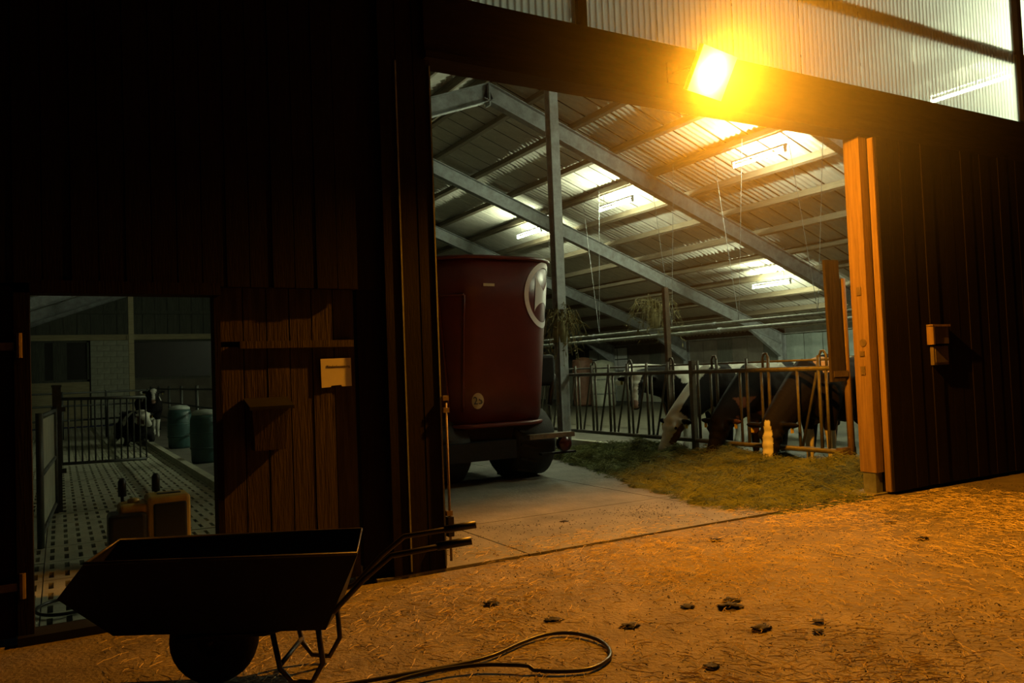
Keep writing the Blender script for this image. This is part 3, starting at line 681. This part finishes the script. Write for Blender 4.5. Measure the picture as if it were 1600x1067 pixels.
pts = [tub(-.32 + .18 * i / 4, 2.86, .008) for i in range(5)] + [tub(-.32 + .18 * (4 - i) / 4, 2.82, .008) for i in range(5)]
MB().add(pts, [tuple(range(10))]).build('type_plate', 'sticker', mw)
# chassis, axle, wheels, rear light bar
MB().box(4.75, 5.0, 10.15, 15.4, .50, .74).box(6.1, 6.35, 10.15, 15.4, .50, .74).box(4.6, 6.4, 10.2, 10.45, .40, .82).box(4.7, 6.35, 12, 12.3, .4, .82).build('chassis', 'black_steel', mw)
MB().box(4.55, 5.7, 9.98, 10.2, .36, .62).build('rear_apron', 'black_steel', mw)
for xa, nm in ((5.76, 'tyre'), (4.35, 'tyre')):
    ty = MB().lathe([(.28, .03), (.44, .0), (.52, .07), (.53, .37), (.52, .67), (.44, .74), (.28, .71)], (xa, 10.62, .53), 'x', 32).build(nm, 'rubber', mw, True)
    for i in range(16):
        a = 2 * PI * i / 16
        MB().beam((xa + .08, 10.62 + .53 * math.cos(a), .53 + .53 * math.sin(a)), (xa + .37, 10.62 + .53 * math.cos(a + .16), .53 + .53 * math.sin(a + .16)), .05, .03).build('tread_lug', 'rubber', ty)
    MB().lathe([(.05, -.0), (.28, .04), (.28, .70), (.05, .74)], (xa, 10.62, .53), 'x', 20).build('wheel_rim', 'black_steel', ty, True)
MB().tube([(4.5, 10.62, .53), (6.4, 10.62, .53)], .07).build('axle', 'black_steel', mw, True)
MB().box(5.9, 6.68, 9.93, 10.05, .60, .67).build('light_bar', 'rust_steel', mw)
MB().lathe([(.10, .0), (.11, .02), (.11, .10), (.06, .10)], (6.50, 9.90, .50), 'y', 20).build('rear_light', 'lens_red', mw, True)
MB().box(6.1, 6.70, 9.94, 10.02, .36, .39).build('guard_plate', 'black_steel', mw)
MB().tube([(6.62, 11.0, 1.95), (6.86, 10.9, 1.72), (6.9, 10.8, 1.5), (6.74, 10.7, 1.05)], .04).build('hydraulic_hose', 'hose', mw, True)
link('side_motor', rbox(6.55, 6.92, 10.75, 11.15, 1.35, 1.85, .06), 'black_steel', mw)
MB().tube([(5.6, 15.2, .62), (5.6, 17.2, .55)], .09).build('drawbar', 'black_steel', mw, True)

# ---------------------------------------------------------------- cows
def ellipsoid(bm, c, r_, d=None, up_=None):
    mtx = Matrix.Translation(c)
    if d is not None:
        d = Vector(d).normalized(); u_ = Vector(up_ or (0, 0, 1)); sd = u_.cross(d)
        if sd.length < 1e-3: sd = Vector((0, 1, 0))
        sd.normalize(); u_ = d.cross(sd)
        mtx = mtx @ Matrix(((d.x, sd.x, u_.x), (d.y, sd.y, u_.y), (d.z, sd.z, u_.z))).to_4x4()
    mtx = mtx @ Matrix.Diagonal((*r_, 1))
    bmesh.ops.create_icosphere(bm, subdivisions=2, radius=1, matrix=mtx)
def limb(bm, pts):
    for (p, r1), (q, r2) in zip(pts[:-1], pts[1:]):
        p, q = Vector(p), Vector(q); n_ = max(2, int((q - p).length / (min(r1, r2) * .6)) + 1)
        for i in range(n_ + 1):
            t = i / n_; r_ = r1 + (r2 - r1) * t; ellipsoid(bm, p.lerp(q, t), (r_, r_, r_))
def make_cow(name, label, loc, rz, poll, muzzle, coat, lying=False, face=None, tags=True, scale=1.0, voxel=.024, grp=None):
    """local frame: +x is the way the cow faces, z up, origin on the ground below the barrel"""
    poll, muzzle = Vector(poll), Vector(muzzle); dz = -.50 if lying else 0
    bm = bmesh.new()
    ellipsoid(bm, (0.0, 0, .98 + dz), (.68, .36, .42)); ellipsoid(bm, (.45, 0, 1.02 + dz), (.40, .29, .42)); ellipsoid(bm, (-.58, 0, 1.10 + dz), (.40, .29, .34))
    ellipsoid(bm, (.42, 0, 1.33 + dz), (.28, .10, .12)); ellipsoid(bm, (-.1, 0, 1.33 + dz), (.75, .12, .09))
    for s_ in (-1, 1): ellipsoid(bm, (-.50, s_ * .20, 1.36 + dz), (.13, .08, .07)); ellipsoid(bm, (-.88, s_ * .11, 1.26 + dz), (.10, .07, .08)); ellipsoid(bm, (.50, s_ * .2, .95 + dz), (.2, .12, .28))
    for s_ in (-1, 1):
        if lying:
            limb(bm, [((.5, s_ * .24, .38), .13), ((.72, s_ * .3, .16), .08), ((.42, s_ * .32, .06), .055), ((.30, s_ * .32, .05), .05)])
            limb(bm, [((-.55, s_ * .28, .42), .2), ((-.22, s_ * .44, .24), .13), ((-.62, s_ * .46, .08), .07), ((-.3, s_ * .46, .06), .05)])
        else:
            limb(bm, [((.50, s_ * .17, .86), .15), ((.52, s_ * .17, .52), .075), ((.50, s_ * .17, .42), .068), ((.50, s_ * .17, .12), .048), ((.53, s_ * .17, .05), .062)])
            limb(bm, [((-.62, s_ * .18, 1.02), .23), ((-.52, s_ * .2, .78), .15), ((-.74, s_ * .18, .52), .072), ((-.70, s_ * .18, .14), .048), ((-.66, s_ * .18, .05), .062)])
    if not lying: ellipsoid(bm, (-.48, 0, .62), (.24, .18, .17))
    limb(bm, [((-.93, 0, 1.32 + dz), .05), ((-1.03, 0, 1.15 + dz), .035), ((-1.04, .02, max(.12, .62 + dz)), .028), ((-1.02, .02, max(.07, .46 + dz)), .05)])
    # neck (deep, narrow), head
    nb = Vector((.62, 0, 1.14 + dz)); nm_ = 20
    hd = (muzzle - poll).normalized()
    tgt = poll + hd * .10
    mid = (nb + tgt) / 2 + Vector((.02, 0, .03))
    for i in range(nm_ + 1):
        t = i / nm_; p = nb * (1 - t) ** 2 + mid * 2 * t * (1 - t) + tgt * t * t
        dpt = (mid - nb) * (1 - t) + (tgt - mid) * t
        hr_ = .34 * (1 - t) + .18 * t; wr_ = .23 * (1 - t) + .125 * t
        ellipsoid(bm, p, (.12, wr_, hr_), dpt)
    hup = Vector((hd.x, hd.y, 0)).normalized() * .7 + Vector((0, 0, .7))
    hs = hup.cross(hd).normalized(); hu = hd.cross(hs).normalized()
    HL = (muzzle - poll).length
    fw_ = [(0.06, .12, .12), (.22, .15, .14), (.38, .14, .155), (.55, .112, .135), (.72, .096, .108), (.88, .10, .095), (.97, .092, .078)]
    for t, wr_, hr_ in fw_:
        ellipsoid(bm, poll + hd * HL * t - hu * (.03 + .01 * t), (.085, wr_, hr_), hd, hu)
    ellipsoid(bm, poll + hd * HL * .02 + hu * .06, (.07, .07, .06), hd, hu)                      # poll crest
    ellipsoid(bm, poll + hd * HL * .42 - hu * .12, (.15, .075, .07), hd, hu)                     # jaw
    ears, eyes = [], []
    for s_ in (-1, 1):
        eb = poll + hd * HL * .10 + hs * s_ * .125 + hu * .01
        ed = (hs * s_ * 1.0 - hu * .10 - hd * .05).normalized()
        ellipsoid(bm, eb + ed * .10, (.125, .036, .068), ed, hu); ears.append((eb + ed * .13, ed))
        eyes.append(poll + hd * HL * .34 + hs * s_ * .132 + hu * .04)
        ellipsoid(bm, poll + hd * HL * .33 + hs * s_ * .10 + hu * .05, (.06, .045, .045), hd, hu)
    me = bpy.data.meshes.new('hull'); bm.to_mesh(me); bm.free()
    tmp = bpy.data.objects.new('tmp', me); C.objects.link(tmp)
    rm = tmp.modifiers.new('r', 'REMESH'); rm.mode = 'VOXEL'; rm.voxel_size = voxel; rm.use_smooth_shade = True
    smo = tmp.modifiers.new('s', 'SMOOTH'); smo.factor = .6; smo.iterations = 8
    dg = bpy.context.evaluated_depsgraph_get(); me2 = bpy.data.meshes.new_from_object(tmp.evaluated_get(dg))
    bpy.data.objects.remove(tmp); me2.name = 'body'
    me2.polygons.foreach_set('use_smooth', [True] * len(me2.polygons))
    ca_ = me2.color_attributes.new('coat', 'FLOAT_COLOR', 'POINT')
    cols = []
    for vtx in me2.vertices:
        p = vtx.co; q = p - poll; hx, hy, hz_ = q.dot(hd) / HL, q.dot(hs), q.dot(hu)
        in_head = -.12 < hx < 1.3 and abs(hy) < .19 and -.26 < hz_ < .2
        cols += list(coat(p, in_head, hx, hy, hz_)) + [1]
    ca_.data.foreach_set('color', cols); me2.materials.append(M['coat'])
    t = thing(name, label, 'cow', loc, rz, grp); t.scale = (scale,) * 3
    link('body', me2, None, t)
    for e in eyes: ob = MB().lathe([(0, -.024), (.017, -.017), (.024, 0), (.017, .017), (0, .024)], e, 'z', 10).build('eye', 'eye', t, True)
    if tags:
        for e, ed in ears:
            MB().box(-.022, .022, -.012, -.004, -.055, .01).build('ear_tag', 'tag', t, loc=e + hu * -.02 + hd * .035 - hs * .0)
    return t
BLACK = (.008, .007, .0065); WHITE = (.66, .66, .58); BROWN = (.16, .075, .04); PINK = (.42, .26, .2)
def patch(p, seed, sc_=1.6, th=0.0): return noise.noise((p.x * sc_ + seed, p.y * sc_ * .8 + seed * .7, p.z * sc_ - seed)) > th
def coat_a(p, h, hx, hy, hz):      # black head with white blaze
    if h:
        if hz > -.03 and abs(hy) < (.10 - .17 * min(max(hx - .12, 0), .35) + .03 * max(0, hx - .6)) and .08 < hx: return WHITE if hx < .9 else PINK
        return BLACK
    if p.z < .55: return WHITE
    if p.z > 1.30 and p.x < .35: return WHITE
    if .35 < p.x < .62 and p.z > 1.12 and abs(p.y) > .05: return WHITE
    return BLACK if patch(p, 3.1, 1.4, -.25) else WHITE
def coat_b(p, h, hx, hy, hz):      # mostly white face, brown cheek, white stripe up the neck
    if h:
        if hx > .12 and hx < .75 and hz < .0 and abs(hy) > .045: return BROWN
        return WHITE
    if p.x > .55 and abs(p.y) < .10 and p.z > .6: return WHITE
    if p.x > .35: return BLACK
    if p.z > 1.30: return WHITE
    return BLACK if patch(p, 7.7, 1.5, -.1) else WHITE
def coat_c(p, h, hx, hy, hz):      # black all over, brownish belly patches
    if h: return BLACK if hx < .9 else (.05, .04, .035)
    if p.z < .95 and patch(p, 1.2, 2.2, .05): return BROWN
    if p.z > 1.34 and patch(p, 5.0, 1.8, -.1): return WHITE
    return BLACK
def coat_d(p, h, hx, hy, hz):      # black with narrow white blaze down the face edge
    if h:
        return WHITE if (hz > -.02 and abs(hy) < .03 + .04 * min(1, max(0, hx - .08) * 2.2) - .03 * max(0, hx - .5) and hx > .08) else BLACK
    if p.z > 1.24 and .2 < p.x < .62: return (.5, .36, .2)
    if p.z < .5: return WHITE
    return BLACK if patch(p, 4.4, 1.3, -.35) else WHITE
def coat_e(p, h, hx, hy, hz):      # pale cream-white back
    if h: return BLACK if abs(hy) > .06 else WHITE
    return (.60, .54, .40) if patch(p, 2.5, 1.3, -.25) else BLACK
def coat_f(p, h, hx, hy, hz):      # red-brown
    return WHITE if (p.z > 1.36 or (h and abs(hy) < .05)) else (BROWN if patch(p, 9.2, 1.4, -.4) else WHITE)
G_ = 'cows at the feed fence'
# poll / muzzle are given in the cow's own frame; rz = pi turns the cow's face to the alley
make_cow('cow', 'black cow with white blaze looking up through the feed fence', (10.98, 11.86, 0), PI, (1.30, -.10, 1.27), (1.55, .14, .80), coat_a, grp=G_, scale=1.12, voxel=.018)
make_cow('cow', 'cow with white face and brown cheek, head down in the feed', (10.44, 10.20, 0), PI + .02, (1.40, .0, .64), (1.72, .0, .20), coat_b, grp=G_, scale=1.12, voxel=.018)
make_cow('cow', 'all-black cow eating with lowered head, between two white-faced eaters', (10.34, 9.12, 0), PI - .01, (1.32, .02, .68), (1.60, .06, .22), coat_c, grp=G_, scale=1.12, voxel=.018)
make_cow('cow', 'black cow with narrow white stripe on its face, eating next to the fence end', (10.36, 8.06, 0), PI, (1.38, .02, .66), (1.60, .10, .13), coat_d, grp=G_, scale=1.14, voxel=.016)
make_cow('cow', 'cream-backed cow standing behind the fence end post', (13.2, 9.0, 0), PI / 2 + .2, (1.3, .0, 1.45), (1.7, .1, 1.2), coat_e, grp='cows behind the feed fence', voxel=.032, scale=1.1)
make_cow('cow', 'red-brown cow with white spine standing behind the feed fence', (12.4, 13.6, 0), PI / 2 + .35, (1.3, .1, 1.40), (1.7, .2, 1.15), coat_f, grp='cows behind the feed fence', voxel=.032, scale=1.1)
make_cow('cow', 'white-backed black cow turned sideways behind the eating cows', (14.3, 12.6, 0), -PI / 2 - .2, (1.3, .1, 1.42), (1.7, .2, 1.2), coat_a, grp='cows behind the feed fence', voxel=.032, scale=1.1)
make_cow('cow', 'black and white cow standing in the slatted pen', (2.45, 27.2, 0), -PI / 2, (1.25, .0, 1.42), (1.65, -.05, 1.12), coat_a, grp='cows in the slatted pen', voxel=.034)
make_cow('cow', 'black and white cow lying on the slatted floor by the pen fence', (1.75, 23.9, 0), -PI / 2 + .12, (1.0, .0, .86), (1.38, .1, .62), coat_b, lying=True, grp='cows in the slatted pen', voxel=.034)

# ---------------------------------------------------------------- feed heap
def hay_h(x, y):
    xl = 6.15 + max(0, y - 6.6) * .27 + .35 * noise.noise((0, y * .9, 4)); xr = 9.28
    if x <= xl or (x > 8.28 and y < 6.36): return -.03
    if x > 8.0 and y < 6.75: xr_k = min(1, max(0, (y - 6.36) / .4)) if x > 8.28 else min(1, max(0, max((8.28 - x) / .28, (y - 6.36) / .4)))
    else: xr_k = 1
    t = (x - xl) / (xr - xl); e = min(1, max(0, (y - 5.9) / .9)) * min(1, max(0, (13.6 - y) / 2.0))
    b_ = (t ** .8) * (1 - max(0, t - .75) * 1.6) * .29
    return -.03 + (b_ * (1.0 + .75 * noise.noise((x * 1.5, y * 1.5, 1))) + .13 * max(0, noise.noise((x * 4, y * 4, 2)))) * e * xr_k
hp = thing('feed_heap', 'long heap of green and brown cut feed along the fence', 'feed heap', (0, 0, 0))
grid_mesh(6.0, 9.5, 5.8, 13.8, 90, 190, hay_h).build('heap', 'hay', hp, True)
def strands(name, n, sampler, m, parent, lmin, lmax, wmin, wmax, lift=.02, tilt=.35):
    v, f = [], []
    for i in range(n):
        x, y, z = sampler()
        a = R.uniform(0, PI); l = R.uniform(lmin, lmax) / 2; wd_ = R.uniform(wmin, wmax) / 2; tz = R.uniform(-tilt, tilt) * l
        dx, dy_ = math.cos(a) * l, math.sin(a) * l; nx_, ny_ = -math.sin(a) * wd_, math.cos(a) * wd_; zz = z + lift * R.random() + abs(tz) * .6 + .003
        k_ = len(v); bend = R.uniform(-.25, .25) * l
        bx_, by_ = -math.sin(a) * bend, math.cos(a) * bend
        v += [(x - dx + nx_, y - dy_ + ny_, zz - tz), (x - dx - nx_, y - dy_ - ny_, zz - tz), (x - dx, y - dy_, zz - tz + wd_ * 1.6),
              (x + bx_ + nx_, y + by_ + ny_, zz + .004), (x + bx_ - nx_, y + by_ - ny_, zz + .004), (x + bx_, y + by_, zz + wd_ * 1.6 + .004),
              (x + dx + nx_, y + dy_ + ny_, zz + tz), (x + dx - nx_, y + dy_ - ny_, zz + tz), (x + dx, y + dy_, zz + tz + wd_ * 1.6)]
        for o_ in (0, 3): f += [(k_ + o_, k_ + o_ + 3, k_ + o_ + 5, k_ + o_ + 2), (k_ + o_ + 1, k_ + o_ + 2, k_ + o_ + 5, k_ + o_ + 4), (k_ + o_, k_ + o_ + 1, k_ + o_ + 4, k_ + o_ + 3)]
    return MB().add(v, f).build(name, m, parent)
def samp_hay():
    while True:
        x, y = R.uniform(6.0, 9.4), R.uniform(5.9, 13.5); z = hay_h(x, y)
        if z > -.02 + .02 * R.random(): return x, y, z
o = strands('feed_strands', 15000, samp_hay, 'hay_strand', hp, .05, .22, .003, .007, .03, .5); o['kind'] = 'stuff'
def samp_straw():
    while True:
        x, y = R.uniform(.2, 9.5), R.uniform(1.6, 6.6)
        dn = .25 + .75 * max(0, noise.noise((x * .8, y * .9, 7)) + .35)
        if x < 2.2: dn *= .6
        if y > 5.9: dn *= .5
        if y > 5.85 and not 2.95 < x < 8.2: continue
        if R.random() < dn: return x, y, (-.012 if y < 6.02 else .003)
stw = strands('loose_straw', 17000, samp_straw, 'straw', None, .02, .12, .0018, .0045, .006, .12)
tag(stw, 'loose straw scattered over the concrete yard', 'straw', kind='stuff')
def samp_crumb():
    while True:
        x, y = R.uniform(1.5, 10.0), R.uniform(1.6, 7.4)
        if y > 5.85 and not 2.95 < x < 8.2: continue
        if R.random() < .3 + max(0, noise.noise((x * 1.2, y * 1.2, 17))) * 1.4: return x, y, -.012 if y < 6.05 else .002
crm = strands('feed_crumbs', 6000, samp_crumb, 'dung', None, .005, .02, .003, .006, .003, .1)
tag(crm, 'dark crumbs of feed and dirt scattered over yard', 'dirt', kind='stuff')
# dung lumps
for i, (x, y, r_) in enumerate(((3.07, 4.03, .05), (3.68, 3.53, .055), (3.84, 3.96, .07), (3.95, 4.05, .05), (3.62, 4.12, .045), (2.75, 4.42, .05), (4.05, 3.42, .035), (3.9, 3.3, .03), (6.6, 4.4, .05), (7.0, 5.0, .045), (3.0, 3.25, .04), (2.6, 5.0, .045), (5.2, 5.5, .05), (4.6, 7.1, .04))):
    bm = bmesh.new(); bmesh.ops.create_icosphere(bm, subdivisions=3, radius=1)
    for v_ in bm.verts:
        k_ = .8 + .9 * noise.noise(v_.co * 2.4 + Vector((i * 3, 0, 0))); v_.co *= k_; v_.co = Vector((v_.co.x * r_ * 1.3, v_.co.y * r_, max(-.1, v_.co.z) * r_ * .32))
    me = bpy.data.meshes.new('dung_lump'); bm.to_mesh(me); bm.free()
    me.polygons.foreach_set('use_smooth', [True] * len(me.polygons))
    o = link('dung_lump', me, 'dung', None, (x, y, -.012 if y < 6.05 else .0)); tag(o, 'small dark lump of dung lying on the yard floor', 'dung', 'dung lumps on the yard')
# hose loop
hp_ = [(1.25, 4.12), (1.5, 4.08), (1.85, 4.03), (2.1, 4.04), (2.35, 4.13), (2.55, 4.16), (2.68, 4.08), (2.73, 3.90), (2.68, 3.72), (2.58, 3.61), (2.42, 3.56), (2.25, 3.64), (2.1, 3.80), (1.9, 3.93), (1.6, 3.98), (1.3, 3.92), (1.0, 3.80)]
def spline(pts, n_=8):
    out = []
    for i in range(len(pts) - 1):
        p0, p1, p2, p3 = pts[max(0, i - 1)], pts[i], pts[i + 1], pts[min(len(pts) - 1, i + 2)]
        for k_ in range(n_):
            t = k_ / n_; out.append(tuple(.5 * (2 * b1 + (c_ - a_) * t + (2 * a_ - 5 * b1 + 4 * c_ - d_) * t * t + (-a_ + 3 * b1 - 3 * c_ + d_) * t ** 3) for a_, b1, c_, d_ in zip(p0, p1, p2, p3)))
    return out + [pts[-1]]
sp_ = spline(hp_); o = MB().tube([(x, y, .006 + (.018 if i > len(sp_) * .72 else 0)) for i, (x, y) in enumerate(sp_)], .0115, 8).build('rubber_hose', 'hose', None, True)
tag(o, 'black rubber hose bent into a loop on the yard', 'hose')

# ---------------------------------------------------------------- dry greenery tied to the post, far objects
def bundle(name, label, loc, n, h0, spread, drop):
    t = thing(name, label, 'branches', loc)
    tw = MB(); lf = MB()
    for i in range(n):
        a = R.uniform(0, 2 * PI); s_ = R.uniform(.2, 1) * spread; z0 = R.uniform(-.1, .35) * h0
        p0 = Vector((0, 0, z0)); p1 = Vector((math.cos(a) * s_ * .6, math.sin(a) * s_ * .6, z0 + h0 * R.uniform(-.05, .3))); p2 = Vector((math.cos(a) * s_, math.sin(a) * s_, z0 - drop * R.uniform(.1, 1)))
        tw.tube([p0, p1, p2], [.010, .007, .003], 5)
        for j in range(9):
            q = p1.lerp(p2, R.random()) if j > 3 else p0.lerp(p1, R.random()); d_ = Vector((R.uniform(-1, 1), R.uniform(-1, 1), R.uniform(-1.4, .2))).normalized() * R.uniform(.08, .22); s2 = d_.cross(Vector((R.random(), R.random(), .3))).normalized() * R.uniform(.008, .018)
            lf.add([q, q + d_ * .5 + s2, q + d_, q + d_ * .5 - s2], [(0, 1, 2, 3)])
    tw.build('twigs', 'twig', t); o_ = lf.build('leaves', 'twig', t); o_['kind'] = 'stuff'
    MB().lathe([(.12, -.3), (.16, -.1), (.15, .1), (.11, .2)], (0, 0, -.15), 'z', 12).build('binding', 'twig', t, True)
bundle('dry_branches', 'bundle of dry greenery tied round the tall steel post', (8.9, 13.6, 2.6), 60, .6, .62, 1.0)
bundle('dry_branches', 'loose dry fronds hanging from the pipe above the black cow', (13.05, 15.6, 3.0), 40, .7, .9, .9)
bb = thing('feed_drum', 'red-brown drum standing beyond the feed fence near the pale window', 'drum', (19.8, 28.6, 0))
MB().lathe([(.42, 0), (.45, .1), (.45, 1.9), (.42, 2.0)], (0, 0, 0), 'z', 20).build('drum', 'brown_barrel', bb, True)
MB().lathe([(.3, 2.0), (.3, 2.06), (0, 2.1)], (0, 0, 0), 'z', 20).build('lid', 'brown_barrel', bb, True)
tk = thing('water_tank', 'pale upright cylindrical tank near the far side wall', 'tank', (19.9, 27.3, 0))
MB().lathe([(.5, 0), (.52, .1), (.52, 1.7), (.5, 1.8), (.2, 1.92), (0, 1.95)], (0, 0, 0), 'z', 22).build('tank_shell', 'block', tk, True)
for z in (.5, 1.1): MB().lathe([(.53, z), (.545, z + .03), (.53, z + .06)], (0, 0, 0), 'z', 22).build('hoop', 'galv', tk, True)
